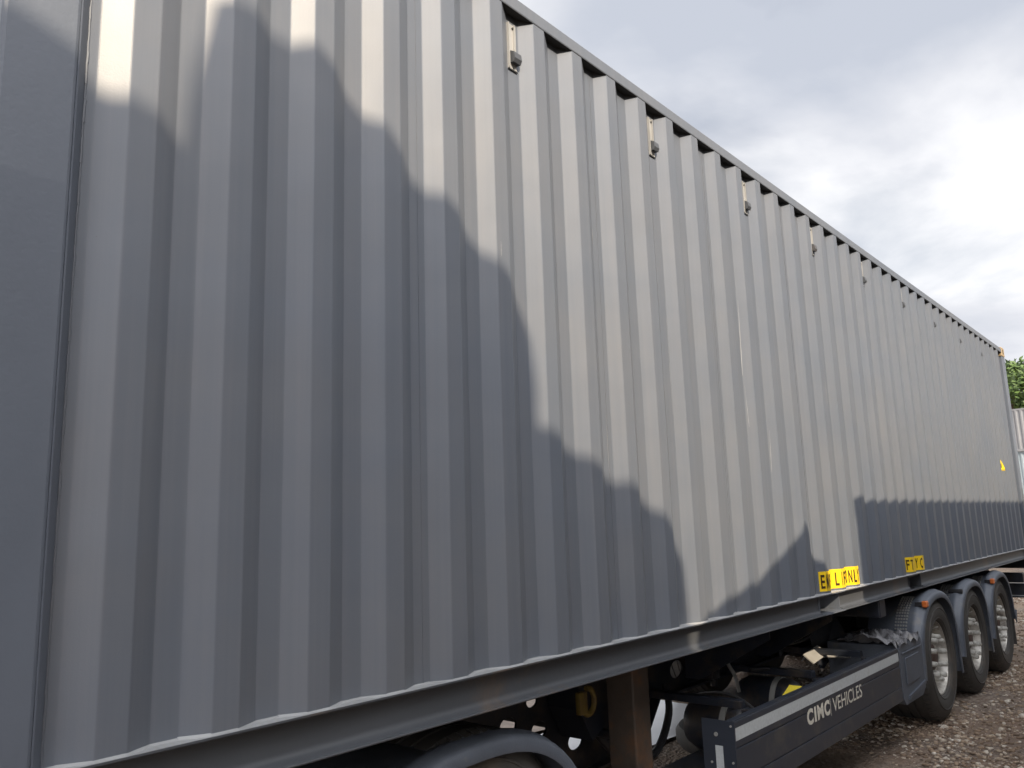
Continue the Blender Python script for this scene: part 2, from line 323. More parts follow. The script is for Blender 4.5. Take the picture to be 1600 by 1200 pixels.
def make_container(label, group):
    root = thing('shipping_container', (X0, 0, -0.125), label, 'shipping container', group)
    seams = [PL+0.030]+[i*PITCH+0.108 for i in range(-2, 37, 4)]+[PR]
    for side in (0, 1):
        for a, b in zip(seams, seams[1:]):
            if b-a < 0.05: continue
            pts = [(a, corr_y(a))]+[p for p in CORR if a+1e-4 < p[0] < b-1e-4]+[(b, corr_y(b))]
            mb = MB(); nz = 16; zs = [0.0+H*k/(nz-1) for k in range(nz)]
            off = 0.0005
            for sgn, dy in ((1, 0.0), (-1, 0.002)):
                vs = [(x, (y+dy+warp(x, z)) if side == 0 else (2.438-y-dy), z) for z in zs for x, y in pts]; n_ = len(pts)
                mb.add(vs, [(j*n_+i, j*n_+i+1, (j+1)*n_+i+1, (j+1)*n_+i) for j in range(nz-1) for i in range(n_-1)], False)
            o = mb.build('side_panel', PAINT, root, fix=False)
            if side == 0 and a > PL+0.05:
                q = MB(); zz = np.linspace(0.004, H-0.04, 30)
                for z0_, z1_ in zip(zz, zz[1:]): q.box(a-0.0013, a+0.0013, corr_y(a)+warp(a, z0_)-0.0020, corr_y(a)+0.0015, z0_, z1_)
                sm_ = q.build('weld_seam', PAINT, o); sm_['kind'] = 'stuff'
    # rails
    for side in (0, 1):
        def Y(y): return y if side == 0 else 2.438-y
        def rail(x0, x1, name='bottom_rail'):
            # open C section: top flange, recessed web with soft bottom fillet, bottom flange
            prof = [(-0.010, 0.0), (-0.010, -0.005), (0.030, -0.006), (0.036, -0.012), (0.037, -0.090), (0.033, -0.103), (0.022, -0.112), (0.008, -0.1165), (-0.004, -0.117), (-0.006, -0.1215), (-0.004, -0.125), (0.045, -0.125), (0.050, 0.0)]
            mb = MB(); mb.prism([(Y(y), z) for y, z in prof], 'x', x0, x1, True); return mb.build(name, RAILP, root)
        if side == 0:
            rail(PL-0.10, 2.920); rail(3.280, 4.890); rail(5.240, PR+0.10)
            for a, b in ((2.920, 3.280), (4.890, 5.240)):
                mb = MB(); mb.box(a, a+0.006, 0.031, 1.2, -0.1180, -0.0060); mb.box(b-0.006, b, 0.031, 1.2, -0.1180, -0.0060)
                mb.box(a, b, -0.006, 1.2, -0.1250, -0.1185); mb.box(a, b, -0.010, 1.2, -0.0055, 0.0)
                mb.build('fork_pocket', PAINT if a < 4 else RAILP, root)
        else: rail(PL-0.10, PR+0.10)
        mb = MB(); mb.box(PL-0.005, PR+0.005, min(Y(-0.003), Y(0.062)), max(Y(-0.003), Y(0.062)), H, H+0.062, 0.006); mb.build('top_rail', PAINT, root)
    # black strip painting in the shade under the top rail
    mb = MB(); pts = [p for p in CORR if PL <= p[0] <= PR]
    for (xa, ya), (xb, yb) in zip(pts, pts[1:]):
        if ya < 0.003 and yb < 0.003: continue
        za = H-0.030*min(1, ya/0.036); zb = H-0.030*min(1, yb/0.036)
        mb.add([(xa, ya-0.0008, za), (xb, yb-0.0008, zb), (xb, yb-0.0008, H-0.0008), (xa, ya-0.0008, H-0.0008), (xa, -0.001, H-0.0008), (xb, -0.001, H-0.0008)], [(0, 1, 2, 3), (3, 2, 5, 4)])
        if yb < 0.003 or xb >= PR-0.001: mb.build('rail_shade', BLACK_SHADE_PARTS, root, fix=False); mb = MB()
    # weld / sealant bead where the sheet meets the bottom rail
    mb = MB()
    pts = [p for p in CORR if PL <= p[0] <= PR]
    for (xa, ya), (xb, yb) in zip(pts, pts[1:]):
        for k in range(1):
            h = 0.006+0.003*noise.noise(Vector((xa*30, 0, 0)))
            mb.add([(xa, ya-0.008, 0.0006), (xb, yb-0.008, 0.0006), (xb, yb-0.0005, h), (xa, ya-0.0005, h)], [(0, 1, 2, 3)])
    mb.build('sealant_bead', SEAL, root, fix=False)
    mb = MB(); mb.box(PL+0.002, PR-0.002, -0.0085, 0.034, 0.0002, 0.0010); mb.build('rail_ledge', SEAL, root)
    # posts
    for x0, x1 in ((X0, PL), (PR, X1)):
        for y0, y1 in ((-0.004, 0.16), (2.278, 2.442)):
            mb = MB(); mb.box(x0, x1, y0, y1, -0.01, H-0.0452, 0.010); mb.build('corner_post', POSTP, root)
            for z0, z1 in ((-0.127, -0.0102), (H-0.045, H+0.080)):
                yy0, yy1 = (-0.008, 0.162) if y0 < 1 else (2.276, 2.446)
                xx0, xx1 = (x0-0.003, x0+0.178) if x0 < 0 else (x1-0.178, x1+0.003)
                mb = MB(); mb.box(xx0, xx1, yy0, yy1, z0, z1, 0.008)
                c = mb.build('corner_casting', CAST if z0 > 0 else RAILP, root)
                yf = yy0-0.0004 if y0 < 1 else yy1+0.0004
                hb = MB(); cxm = (xx0+xx1)/2; czm = (z0+z1)/2; n_ = 16
                ring = [(cxm+0.032*(math.copysign(abs(math.cos(t))**0.7, math.cos(t))), yf, czm+0.036*(math.copysign(abs(math.sin(t))**0.7, math.sin(t)))) for t in [2*math.pi*k/n_ for k in range(n_)]]
                hb.add(ring, [tuple(range(n_))]); hb.build('casting_slot', BLACK_SHADE_PARTS, c, fix=False)
    mb = MB(); mb.prism([(PL-0.002, -0.0025), (PL+0.002, -0.0015), (PL+0.0305, 0.0352), (PL+0.0305, 0.045), (PL-0.002, 0.045)], 'z', 0.002, H-0.002); mb.build('post_flange', POSTP, root)
    # weld bead beside the near post
    mb = MB(); z = 0.0
    while z < H-0.02:
        dz = rnd.uniform(0.018, 0.034); r_ = rnd.uniform(0.0022, 0.004)
        mb.cyl((PL+0.032, 0.0352, z), (PL+0.032+rnd.uniform(-.001, .001), 0.0352, z+dz), r_, n=6); z += dz*0.96
    mb.build('post_weld', PAINT, root)
    # roof, floor, ends
    mb = MB(); mb.box(X0+0.02, X1-0.02, 0.03, 2.408, H+0.030, H+0.056); mb.build('roof', PAINT, root)
    mb = MB(); mb.box(X0+0.05, X1-0.05, 0.051, 2.387, -0.03, -0.0015); mb.build('floor', RAILP, root)
    x = X0+0.3
    while x < X1-0.2:
        if not any(abs(x-c) < 0.26 for c in (3.10, 5.065)):
            mb = MB(); mb.box(x, x+0.045, 0.051, 2.387, -0.12, -0.031); mb.build('floor_cross_member', RAILP, root)
        x += 0.305
    for xe, s in ((X0+0.03, 1),):
        mb = MB(); zs = [0, H+0.03]; yy = 0.17; prof = []
        k = 0
        while yy < 2.2: prof += [(yy, 0.0), (yy+0.07, 0.0), (yy+0.12, 0.045), (yy+0.19, 0.045)]; yy += 0.24
        prof = [p for p in prof if p[0] < 2.27]
        vs = [(xe+d, y, z) for z in zs for y, d in prof]; n_ = len(prof)
        mb.add(vs, [(i, i+1, n_+i+1, n_+i) for i in range(n_-1)]); mb.build('end_wall', PAINT, root, fix=False)
    for y0, y1 in ((0.165, 1.215), (1.223, 2.273)):
        mb = MB(); mb.box(X1-0.06, X1-0.015, y0, y1, 0.02, H, 0.006); d = mb.build('door', PAINT, root)
        for yy in (y0+0.25, y1-0.25):
            mb = MB(); mb.cyl((X1+0.005, yy, 0.0), (X1+0.005, yy, H+0.01), 0.017, n=12); mb.build('lock_rod', GALV, d)
    # lashing brackets: short folded straps under the top rail
    for k in range(11):
        xa = 0.100+k*4*PITCH-4*PITCH
        if xa < -1.3 or xa > 10.0: continue
        y0 = 0.036
        mb = MB()
        mb.box(xa-0.031, xa+0.024, y0-0.0030, y0-0.0002, 2.352, 2.562)
        mb.box(xa-0.031, xa-0.027, y0-0.0120, y0-0.0029, 2.354, 2.560); mb.box(xa+0.004, xa+0.008, y0-0.0120, y0-0.0029, 2.430, 2.560)
        br = mb.build('lashing_bracket', GALV, root)
        mb = MB(); mb.prism([(y0-0.0031, 2.438), (y0-0.026, 2.424), (y0-0.030, 2.396), (y0-0.022, 2.380), (y0-0.0031, 2.382)], 'x', xa-0.018, xa+0.028); mb.build('bracket_cleat', RAILP, br)
        mb = MB()
        mb.box(xa-0.032, xa+0.026, y0-0.006, y0-0.0031, 2.349, 2.3545); mb.build('bracket_gap', BLACK_SHADE_PARTS, br)
        for bz in (2.366, 2.545): mb = MB(); mb.cyl((xa+0.002, y0-0.003, bz), (xa+0.002, y0-0.008, bz), 0.005, n=8); mb.build('rivet', BLACK_SHADE_PARTS, br)
        
    return root

box1 = make_container('long warm grey corrugated steel container filling the picture, riding on the black trailer', 'grey containers on trailers')

# ---- stickers that follow the corrugation
def text_bm(s, size, bold=0.0, sx=1.0, space=1.0):
    cu = bpy.data.curves.new('t', 'FONT'); cu.body = s; cu.size = size; cu.offset = bold; cu.resolution_u = 4; cu.space_character = space; cu.fill_mode = 'FRONT'
    o = bpy.data.objects.new('t', cu); C.objects.link(o); bpy.context.view_layer.update()
    me = bpy.data.meshes.new_from_object(o.evaluated_get(bpy.context.evaluated_depsgraph_get())); bpy.data.objects.remove(o); bpy.data.curves.remove(cu)
    bm = bmesh.new(); bm.from_mesh(me); bpy.data.meshes.remove(me)
    for v_ in bm.verts: v_.co.x *= sx
    bmesh.ops.triangulate(bm, faces=bm.faces[:]); return bm
S = np.concatenate([[0], np.cumsum(np.hypot(np.diff(CX), np.diff(CY)))])
def drape(bm, x_start, z0, off, name, m_, parent):
    """bm lies in (u, v); u is measured along the folded sheet from x_start"""
    s0 = float(np.interp(x_start, CX, S))
    umin = min(v_.co.x for v_ in bm.verts); umax = max(v_.co.x for v_ in bm.verts)
    for sk in S:
        if s0+umin < sk < s0+umax:
            bmesh.ops.bisect_plane(bm, geom=bm.verts[:]+bm.edges[:]+bm.faces[:], plane_co=(sk-s0, 0, 0), plane_no=(1, 0, 0))
    for v_ in bm.verts:
        s_ = s0+v_.co.x; x = float(np.interp(s_, S, CX)); y = float(np.interp(s_, S, CY))
        x2 = float(np.interp(s_+1e-3, S, CX)); y2 = float(np.interp(s_+1e-3, S, CY)); x3 = float(np.interp(s_-1e-3, S, CX)); y3 = float(np.interp(s_-1e-3, S, CY))
        nn = Vector((y2-y3, -(x2-x3), 0)).normalized()
        v_.co = Vector((x, y+warp(x, z0+v_.co.y), z0+v_.co.y))+nn*off-Vector(parent.location)
    me = bpy.data.meshes.new(name); bm.to_mesh(me); bm.free(); me.materials.append(m_)
    o = bpy.data.objects.new(name, me); C.objects.link(o); o.parent = parent; return o
def quad_bm(u0, u1, v0, v1):
    bm = bmesh.new(); bm.faces.new([bm.verts.new(p) for p in ((u0, v0, 0), (u1, v0, 0), (u1, v1, 0), (u0, v1, 0))]); return bm
def merge_bm(parts):
    out = bmesh.new()
    for bm in parts:
        me = bpy.data.meshes.new('t'); bm.to_mesh(me); out.from_mesh(me); bpy.data.meshes.remove(me); bm.free()
    return out
# first sticker: EMPTY LIFT ONLY, one letter cell = 49 mm
cell = 0.0475; u = 0; letters = []
x_st = 10.5*PITCH-0.001
x_st = 11*PITCH-0.140+0.0
def lettering(word_cells, height, cw):
    L_ = []
    for k, ch in word_cells:
        if ch == ' ': continue
        bm = text_bm(ch, height/0.70, 0.0025, 1.0)
        xs_ = [v_.co.x for v_ in bm.verts]; a, b = min(xs_), max(xs_); wd = cw*0.70 if ch != 'I' else cw*0.16
        for v_ in bm.verts: v_.co.x = (v_.co.x-a)/(b-a)*wd+k*cw+(cw-wd)/2
        L_.append(bm)
    return L_
drape(quad_bm(-0.012, 15.1*cell, -0.014, 0.108), x_st+0.028, 0.032, 0.0012, 'sticker', YEL, box1)['label'] = 'yellow lift warning sticker with black capitals above the first fork pocket'
for L1 in lettering(list(enumerate('EMPTY LIFT ONLY')), 0.082, cell): drape(L1, x_st+0.024, 0.037, 0.0024, 'printed_letter', INK, box1)
x_s2 = 18*PITCH-0.140
drape(quad_bm(-0.006, 9.0*cell, -0.012, 0.105), x_s2, 0.030, 0.0012, 'sticker', YEL, box1)['label'] = 'smaller yellow lift sticker in the shade above the second fork pocket'
for L1 in lettering([(0, 'F'), (1.0, 'T'), (6, 'Y'), (7.2, 'C')], 0.078, cell): drape(L1, x_s2, 0.037, 0.0024, 'printed_letter', INK, box1)
bm = bmesh.new(); bm.faces.new([bm.verts.new(p) for p in ((0.02, 0, 0), (0.17, 0, 0), (0.095, 0.135, 0))])
drape(bm, 9.24, 0.975, 0.0012, 'warning_triangle', YEL, box1)['label'] = 'yellow triangular warning sticker near the far post'
drape(merge_bm([quad_bm(0.03, 0.16, 0.005, 0.012), quad_bm(0.089, 0.101, 0.035, 0.085)]), 9.24, 0.975, 0.0024, 'warning_symbol', INK, box1)

# long pale scrape marks down the sheet
def mark(x, z0, z1, wd, lean=0.0, y=None):
    bm = bmesh.new(); n_ = 7; vs = []
    for k in range(n_+1):
        t = k/n_; z = z0+(z1-z0)*t; ww = wd*(0.35+0.65*math.sin(math.pi*min(1, t*1.1+0.05)))*(0.6+0.8*rnd.random()); xx = lean*t
        vs.append((bm.verts.new((xx-ww/2, z, 0)), bm.verts.new((xx+ww/2, z, 0))))
    for a, b in zip(vs, vs[1:]): bm.faces.new((a[0], a[1], b[1], b[0]))
    drape(bm, x, 0, 0.0006, 'scratch', SEAL, box1)
for x, z0, z1, wd, ln in ((2.085, 1.30, 1.75, .004, .01), (2.10, 1.0, 1.24, .003, -.008), (3.33, 1.25, 1.62, .007, .015), (3.37, .98, 1.2, .004, 0), (1.245, 1.0, 1.7, .0018, .0), (1.69, .62, .80, .004, .004),
                          (1.96, .1, .5, .0025, .003), (0.66, .70, .95, .0022, 0), (-0.05, 1.50, 1.56, .004, 0), (2.37, 0.75, 1.0, .003, .01), (1.71, .35, .5, .003, 0), (4.20, 1.4, 1.6, .004, 0), (0.62, 1.72, 1.80, .004, .008)):
    mark(x, z0, z1, wd, ln)

for cx_, cz_, r_, m_ in ((-1.733, 0.972, 0.0045, CAST), (-1.724, 0.966, 0.003, CAST), (-1.738, 0.963, 0.002, SEAL)):
    bm = bmesh.new(); bm.faces.new([bm.verts.new((cx_-box1.location.x+r_*rnd.uniform(.6, 1.5)*math.cos(a*0.785), -0.0046-box1.location.y, cz_-box1.location.z+r_*rnd.uniform(.6, 1.5)*math.sin(a*0.785))) for a in range(8)])
    me = bpy.data.meshes.new('paint_chip'); bm.to_mesh(me); bm.free(); me.materials.append(m_); o = bpy.data.objects.new('paint_chip', me); C.objects.link(o); o.parent = box1
# ------------------------------------------------------------------ semi-trailer
TR = thing('semi_trailer', (4.4, 1.219, GZ), 'black skeletal three-axle container trailer with white lettering on its side guard, under the grey container', 'trailer', 'container trailers')
WX = (5.43, 6.74, 8.05); WZ = -0.718; TY = 2.438
def mirror(y, far): return TY-y if far else y
def make_wheel(cx, far, parent, dy=0.028, R_=0.497):
    def yy(y): return mirror(y+dy, far)
    def pr(p): return [(yy(a), r) for a, r in p]
    c = (cx, 0, WZ)
    mb = MB(); mb.lathe(pr([(-0.006, 0.300), (-0.014, 0.294), (-0.013, 0.286), (0.015, 0.276), (0.05, 0.266), (0.14, 0.262), (0.16, 0.250), (0.150, 0.236), (0.075, 0.225), (0.052, 0.212), (0.048, 0.150), (0.055, 0.10), (0.055, 0.02)]), c, 56)
    whl = mb.build('wheel', RIM, parent)
    k_ = R_-0.508
    prof = [(0.0, 0.292), (-0.030, 0.306), (-0.044, 0.345), (-0.050, 0.39), (-0.045, 0.430), (-0.030, 0.462), (-0.012, 0.484), (0.018, R_-0.006), (0.05, R_-0.004), (0.30, R_-0.004), (0.335, R_-0.008), (0.362, 0.478), (0.378, 0.44), (0.380, 0.38), (0.36, 0.32), (0.33, 0.292)]
    mb = MB(); mb.lathe(pr(prof), c, 72); ty = mb.build('tyre', RUB, whl)
    mb = MB()
    for (a, b) in [(0.024, 0.098), (0.108, 0.17), (0.18, 0.242), (0.252, 0.326)]: mb.lathe(pr([(a, R_-0.010), (a+0.003, R_+0.004), (b-0.003, R_+0.004), (b, R_-0.010)]), c, 72)
    n = 64
    for k in range(n):        # shoulder blocks
        a0 = 2*math.pi*k/n; a1 = a0+2*math.pi/n*0.72; vs = []
        for a in (a0, a1):
            for y, r in ((-0.028, 0.468), (-0.010, 0.490), (0.024, R_+0.004), (0.024, R_-0.012)): vs.append((cx+r*math.cos(a), yy(y), WZ+r*math.sin(a)))
        mb.add(vs, [(0, 1, 5, 4), (1, 2, 6, 5), (0, 1, 2, 3), (4, 5, 6, 7)])
    tr = mb.build('tread', RUB, whl); tr['kind'] = 'stuff'
    mb = MB(); mb.lathe(pr([(-0.0495, 0.40), (-0.0535, 0.403), (-0.0535, 0.409), (-0.0480, 0.412)]), c, 72); mb.build('sidewall_ring', RUB, whl)
    mb = MB(); mb.lathe(pr([(-0.034, 0.314), (-0.040, 0.318), (-0.042, 0.324), (-0.0395, 0.328)]), c, 72); mb.build('bead_ring', RUB, whl)
    mb = MB(); mb.lathe(pr([(0.055, 0.108), (0.03, 0.104), (0.025, 0.088), (0.015, 0.078), (0.006, 0.066), (0.002, 0.050), (0.002, 0.0001)]), c, 32); mb.build('hub', HUBM, whl)
    nut = None
    for k in range(10):
        a = 2*math.pi*(k+0.3)/10; px, pz = cx+0.1675*math.cos(a), WZ+0.1675*math.sin(a)
        if nut is None:
            mb = MB(); mb.cyl((px, yy(0.051), pz), (px, yy(0.012), pz), 0.0275, n=12); mb.cyl((px, yy(0.0119), pz), (px, yy(-0.038), pz), 0.0225, 0.0205, n=12); mb.cyl((px, yy(-0.0381), pz), (px, yy(-0.044), pz), 0.0205, 0.010, n=12)
            nut = mb.build('wheel_nut', NUTM, whl); p0 = (px, pz)
        else:
            o = nut.copy(); C.objects.link(o); o.location = (px-p0[0], 0, pz-p0[1])
    # valve stem
    mb = MB(); mb.cyl((cx+0.10, yy(0.04), WZ+0.215), (cx+0.13, yy(-0.004), WZ+0.235), 0.006, n=6); mb.build('valve', GALV, whl)
    return whl
for far in (False, True):
    for cx in WX: make_wheel(cx, far, TR)
for cx in WX:
    mb = MB(); mb.cyl((cx, 0.25, WZ), (cx, TY-0.25, WZ), 0.075, n=20); mb.build('axle', NAVY, TR)
    for ya in (0.62, TY-0.72):
        mb = MB(); mb.box(cx-0.42, cx+0.12, ya, ya+0.10, WZ-0.02, WZ+0.14, 0.01); mb.build('trailing_arm', NAVY, TR)
    for y in (0.67, TY-0.67):
        mb = MB(); mb.cyl((cx+0.28, y, WZ+0.05), (cx+0.28, y, -0.30), 0.13, n=24); mb.build('air_spring', RUB, TR)

# mudguards: shell with rounded outer lip
def fender(cx, far, parent, y0=-0.052, y1=0.37, rxf=0.680, rx=0.520, rz=0.540, zc=-0.705, z_front=-0.79, z_rear=-0.90, lamp=True, mt=None):
    mt = mt or PLAS
    path = []
    path.append((cx-rxf-0.015, z_front))
    for k in range(0, 29):
        t = math.pi*(1-k/28); e = 0.86
        ct, st = math.cos(t), math.sin(t)
        path.append((cx+(rx if ct > 0 else rxf)*math.copysign(abs(ct)**e, ct), zc+rz*abs(st)**e))
    path.append((cx+rx+0.02, z_rear))
    # cross-section across the shell: (y, inward offset)
    def yy(y): return mirror(y, far)
    sec = [(y1, 0.0), (y0+0.10, 0.0), (y0+0.088, -0.008), (y0+0.060, -0.008), (y0+0.048, 0.0), (y0+0.028, 0.003), (y0+0.010, 0.012), (y0+0.002, 0.026), (y0, 0.050), (y0+0.003, 0.062), (y0+0.010, 0.062), (y0+0.010, 0.030), (y0+0.03, 0.014), (y1, 0.010)]
    vs = []; n = len(sec)
    for i, (x, z) in enumerate(path):
        a = Vector(path[max(i-1, 0)]); b = Vector(path[min(i+1, len(path)-1)]); t = (b-a).normalized(); nrm = Vector((t.y, -t.x))  # inward
        for y, o in sec: vs.append((x+nrm.x*o, yy(y), z+nrm.y*o))
    mb = MB(); L_ = len(path)
    mb.add(vs, [(i*n+k, i*n+(k+1) % n, (i+1)*n+(k+1) % n, (i+1)*n+k) for i in range(L_-1) for k in range(n)], True)
    mb.add(vs[:n], [tuple(range(n))]); mb.add(vs[-n:], [tuple(range(n))])
    return mb.build('mudguard', mt, parent), path
for far in (False, True):
    for i, cx in enumerate(WX):
        fo, path = fender(cx, far, TR, z_rear=-0.90 if i < 2 else -0.62)
        # dotted anti-spray strip on the shell top, near the front rising edge
        mb = MB()
        for r_ in range(16):
            t = math.pi*(1-(0.10+r_*0.018)); x = cx-0.680*abs(math.cos(t))**.86; z = -0.705+0.540*abs(math.sin(t))**.86
            for c_ in range(5):
                y = mirror(0.075+c_*0.020, far); mb.box(x-0.006, x+0.003, y-0.006, y+0.006, z-0.004, z+0.009)
        mb.build('tread_strip', GALV, fo)['kind'] = 'stuff'
        if i == 2:
            mb = MB(); mb.box(cx+0.532, cx+0.544, mirror(-0.02, far) if not far else mirror(0.36, far), mirror(0.36, far) if not far else mirror(-0.02, far), -1.0, -0.60); mb.build('mud_flap', RUB, TR)
        # fender stay tube and knob
        mb = MB(); mb.cyl((cx-0.40, mirror(0.02, far), -0.27), (cx-0.40, mirror(0.50, far), -0.27), 0.018, n=12); mb.cyl((cx-0.42, mirror(0.03, far), -0.34), (cx-0.42, mirror(0.075, far), -0.34), 0.024, n=12); mb.build('mudguard_stay', NAVY, TR)
        if i != 1:
            xl = cx-0.43; mb = MB(); mb.box(xl-0.034, xl+0.034, min(mirror(-0.060, far), mirror(-0.022, far)), max(mirror(-0.060, far), mirror(-0.022, far)), -0.265, -0.215, 0.008)
            lo = mb.build('side_marker_lamp', AMBER, TR)
            mb = MB(); mb.box(xl-0.028, xl+0.028, min(mirror(-0.0215, far), mirror(0.03, far)), max(mirror(-0.0215, far), mirror(0.03, far)), -0.262, -0.225, 0.004); mb.build('lamp_base', HOSE, lo)
        else:
            mb = MB(); mb.cyl((cx-0.43, mirror(-0.035, far), -0.245), (cx-0.43, mirror(0.08, far), -0.245), 0.022, n=12); mb.build('mounting_stub', HOSE, TR)

# main beams with lightening holes, cross members
HOLES = [(0.726, -0.440, .040), (0.955, -0.500, .040), (1.245, -0.612, .042), (0.905, -0.360, .028), (2.305, -0.415, .052)]
def beam_with_holes(y, far):
    mb = MB(); z0, z1 = -0.52, -0.145; wx0, wx1 = -1.6, 9.9
    holes = HOLES if not far else []
    bm = bmesh.new(); edges = []
    outer = [(wx0, -0.30), (0.3, -0.32), (0.45, -0.79 if not far else -0.5), (1.80, -0.74 if not far else -0.5), (2.0, z0), (8.9, z0), (wx1, -0.36), (wx1, z1), (wx0, z1)]
    def loop(pts):
        vs = [bm.verts.new((a, y, b)) for a, b in pts]; return [bm.edges.new((vs[k], vs[(k+1) % len(vs)])) for k in range(len(vs))]
    es = loop(outer)
    for hx, hz, hr in holes: es += loop([(hx+hr*1.5*math.cos(2*math.pi*k/20), hz+hr*math.sin(2*math.pi*k/20)) for k in range(20)])
    bmesh.ops.triangle_fill(bm, edges=es, use_beauty=True)
    r = bmesh.ops.extrude_face_region(bm, geom=bm.faces[:]); 
    for q in r['geom']:
        if isinstance(q, bmesh.types.BMVert): q.co.y += 0.012
    me = bpy.data.meshes.new('chassis_beam'); bmesh.ops.recalc_face_normals(bm, faces=bm.faces[:]); 
    for q in bm.verts: q.co -= TR.location
    bm.to_mesh(me); bm.free(); me.materials.append(NAVY)
    o = bpy.data.objects.new('chassis_beam', me); C.objects.link(o); o.parent = TR
    pts = [(wx0, -0.30), (0.3, -0.32), (0.45, -0.79 if not far else -0.5), (1.80, -0.74 if not far else -0.5), (2.0, z0), (8.9, z0), (wx1, -0.36)]
    mb = MB()
    for (a, b), (c, d) in zip(pts, pts[1:]): mb.add([(a, y-0.06, b-0.014), (c, y-0.06, d-0.014), (c, y+0.07, d-0.014), (a, y+0.07, b-0.014), (a, y-0.06, b), (c, y-0.06, d), (c, y+0.07, d), (a, y+0.07, b)], [(0,1,2,3), (4,5,6,7), (0,1,5,4), (2,3,7,6), (0,3,7,4), (1,2,6,5)])
    mb.box(wx0, wx1, y-0.06, y+0.07, z1+0.002, z1+0.016); mb.build('beam_flange', NAVY, o)
beam_with_holes(0.72, False); beam_with_holes(TY-0.73, True)
for x in (-1.5, 0.3, 1.7, 3.0, 4.3, 4.75, 6.1, 7.4, 8.7, 9.85):
    mb = MB(); mb.box(x-0.05, x+0.05, 0.734, TY-0.734, -0.32, -0.16, 0.005); mb.build('cross_member', NAVY, TR)
for x in (-1.62, 4.15, 10.28):     # twist-lock bolsters reaching out to the container's corners
    mb = MB(); mb.box(x-0.07, x+0.07, 0.03, TY-0.03, -0.26, -0.135, 0.01); mb.build('bolster', NAVY, TR)
# outrigger brackets along the near side
for x in (2.3, 3.3):
    mb = MB(); mb.prism([(0.10, -0.14), (0.655, -0.14), (0.655, -0.46), (0.56, -0.46), (0.10, -0.20)], 'x', x, x+0.008); mb.build('outrigger', NAVY, TR)

# landing legs
for far in (False, True):
    y = 0.32 if not far else TY-0.32-0.16
    mb = MB(); mb.box(1.195, 1.340, y, y+0.16, -0.92, -0.15, 0.01); lg = mb.build('landing_leg', RUSTY, TR)
    mb = MB(); mb.box(1.212, 1.322, y+0.02, y+0.14, -1.10, -0.9205, 0.006); mb.build('inner_tube', RUSTY, lg)
    mb = MB(); mb.box(1.11, 1.39, y-0.06, y+0.22, GZ, GZ+0.025, 0.006); mb.cyl((1.25, y-0.01, GZ+0.06), (1.25, y+0.17, GZ+0.06), 0.05, n=20); mb.build('foot', RUSTY, lg)
mb = MB(); mb.cyl((1.25, 0.49, -0.55), (1.25, TY-0.52, -0.55), 0.022, n=12); mb.build('leg_cross_shaft', NAVY, TR)
mb = MB(); mb.prism([(1.02, -0.16), (1.245, -0.16), (1.245, -0.50), (1.12, -0.56), (1.02, -0.40)], 'y', 0.52, 0.71); mb.build('leg_mount', NAVY, TR)

# side guard: three planks, tape, lettering, end plate
SG0, SG1, SY = 1.475, 4.130, -0.050
planks = [(-0.590, -0.472), (-0.735, -0.594), (-0.832, -0.739)]
guard = None
for z0, z1 in planks:
    mb = MB(); mb.box(SG0+0.004, SG1, SY, SY+0.028, z0, z1, 0.004); o = mb.build('guard_plank', ALU, TR)
    guard = guard or o
mb = MB(); mb.box(SG0+0.004, SG1, SY+0.003, SY+0.040, -0.4718, -0.466, 0.002); mb.build('guard_top_lip', ALU, TR)
mb = MB(); mb.add([(SG0+0.012, SY-0.0012, -0.558), (SG1-0.015, SY-0.0012, -0.558), (SG1-0.015, SY-0.0012, -0.500), (SG0+0.012, SY-0.0012, -0.500)], [(0, 1, 2, 3)]); mb.build('reflective_stripe', REFL, TR, fix=False)
mb = MB(); mb.box(SG0-0.001, SG0+0.003, SY-0.003, 0.118, -0.836, -0.468); ep = mb.build('guard_end_plate', ALU, TR)
mb = MB(); mb.add([(SG0-0.0022, 0.012, -0.700), (SG0-0.0022, 0.052, -0.700), (SG0-0.0022, 0.052, -0.585), (SG0-0.0022, 0.012, -0.585)], [(0, 1, 2, 3)]); mb.build('end_reflector', REFL, ep, fix=False)
mb = MB()
for y, z in ((0.044, -0.535), (-0.036, -0.49), (-0.036, -0.655), (0.075, -0.665), (-0.036, -0.80)):
    mb.cyl((SG0-0.005, y, z), (SG0-0.001, y, z), 0.010 if (y, z) == (0.044, -0.535) else 0.0055, n=10)
mb.build('bolt', GALV, ep)
for x in (1.9, 2.9, 3.8):
    mb = MB(); mb.box(x-0.03, x+0.03, SY+0.030, 0.10, -0.80, -0.50, 0.004); mb.box(x-0.03, x+0.03, 0.10, 0.66, -0.50, -0.46, 0.004); mb.build('guard_stay', NAVY, TR)
def plate_text(s, x0, x1, z0, z1, bold, parent, name='lettering'):
    bm = text_bm(s, 0.1, bold); xs_ = [v_.co.x for v_ in bm.verts]; ys_ = [v_.co.y for v_ in bm.verts]; a, b = min(xs_), max(xs_); c, d = min(ys_), max(ys_)
    for v_ in bm.verts: v_.co = Vector((x0+(v_.co.x-a)/(b-a)*(x1-x0), SY-0.0015, z0+(v_.co.y-c)/(d-c)*(z1-z0)))-Vector(TR.location)
    me = bpy.data.meshes.new(name); bm.to_mesh(me); bm.free(); me.materials.append(WHT); o = bpy.data.objects.new(name, me); C.objects.link(o); o.parent = parent
plate_text('C', 2.362, 2.455, -0.662, -0.576, 0.0048, TR)
plate_text('I', 2.472, 2.500, -0.660, -0.578, 0.0030, TR)
plate_text('M', 2.517, 2.612, -0.660, -0.578, 0.0045, TR)
plate_text('C', 2.626, 2.712, -0.662, -0.576, 0.0048, TR)
plate_text('VEHICLES', 2.765, 3.285, -0.660, -0.580, 0.0006, TR)
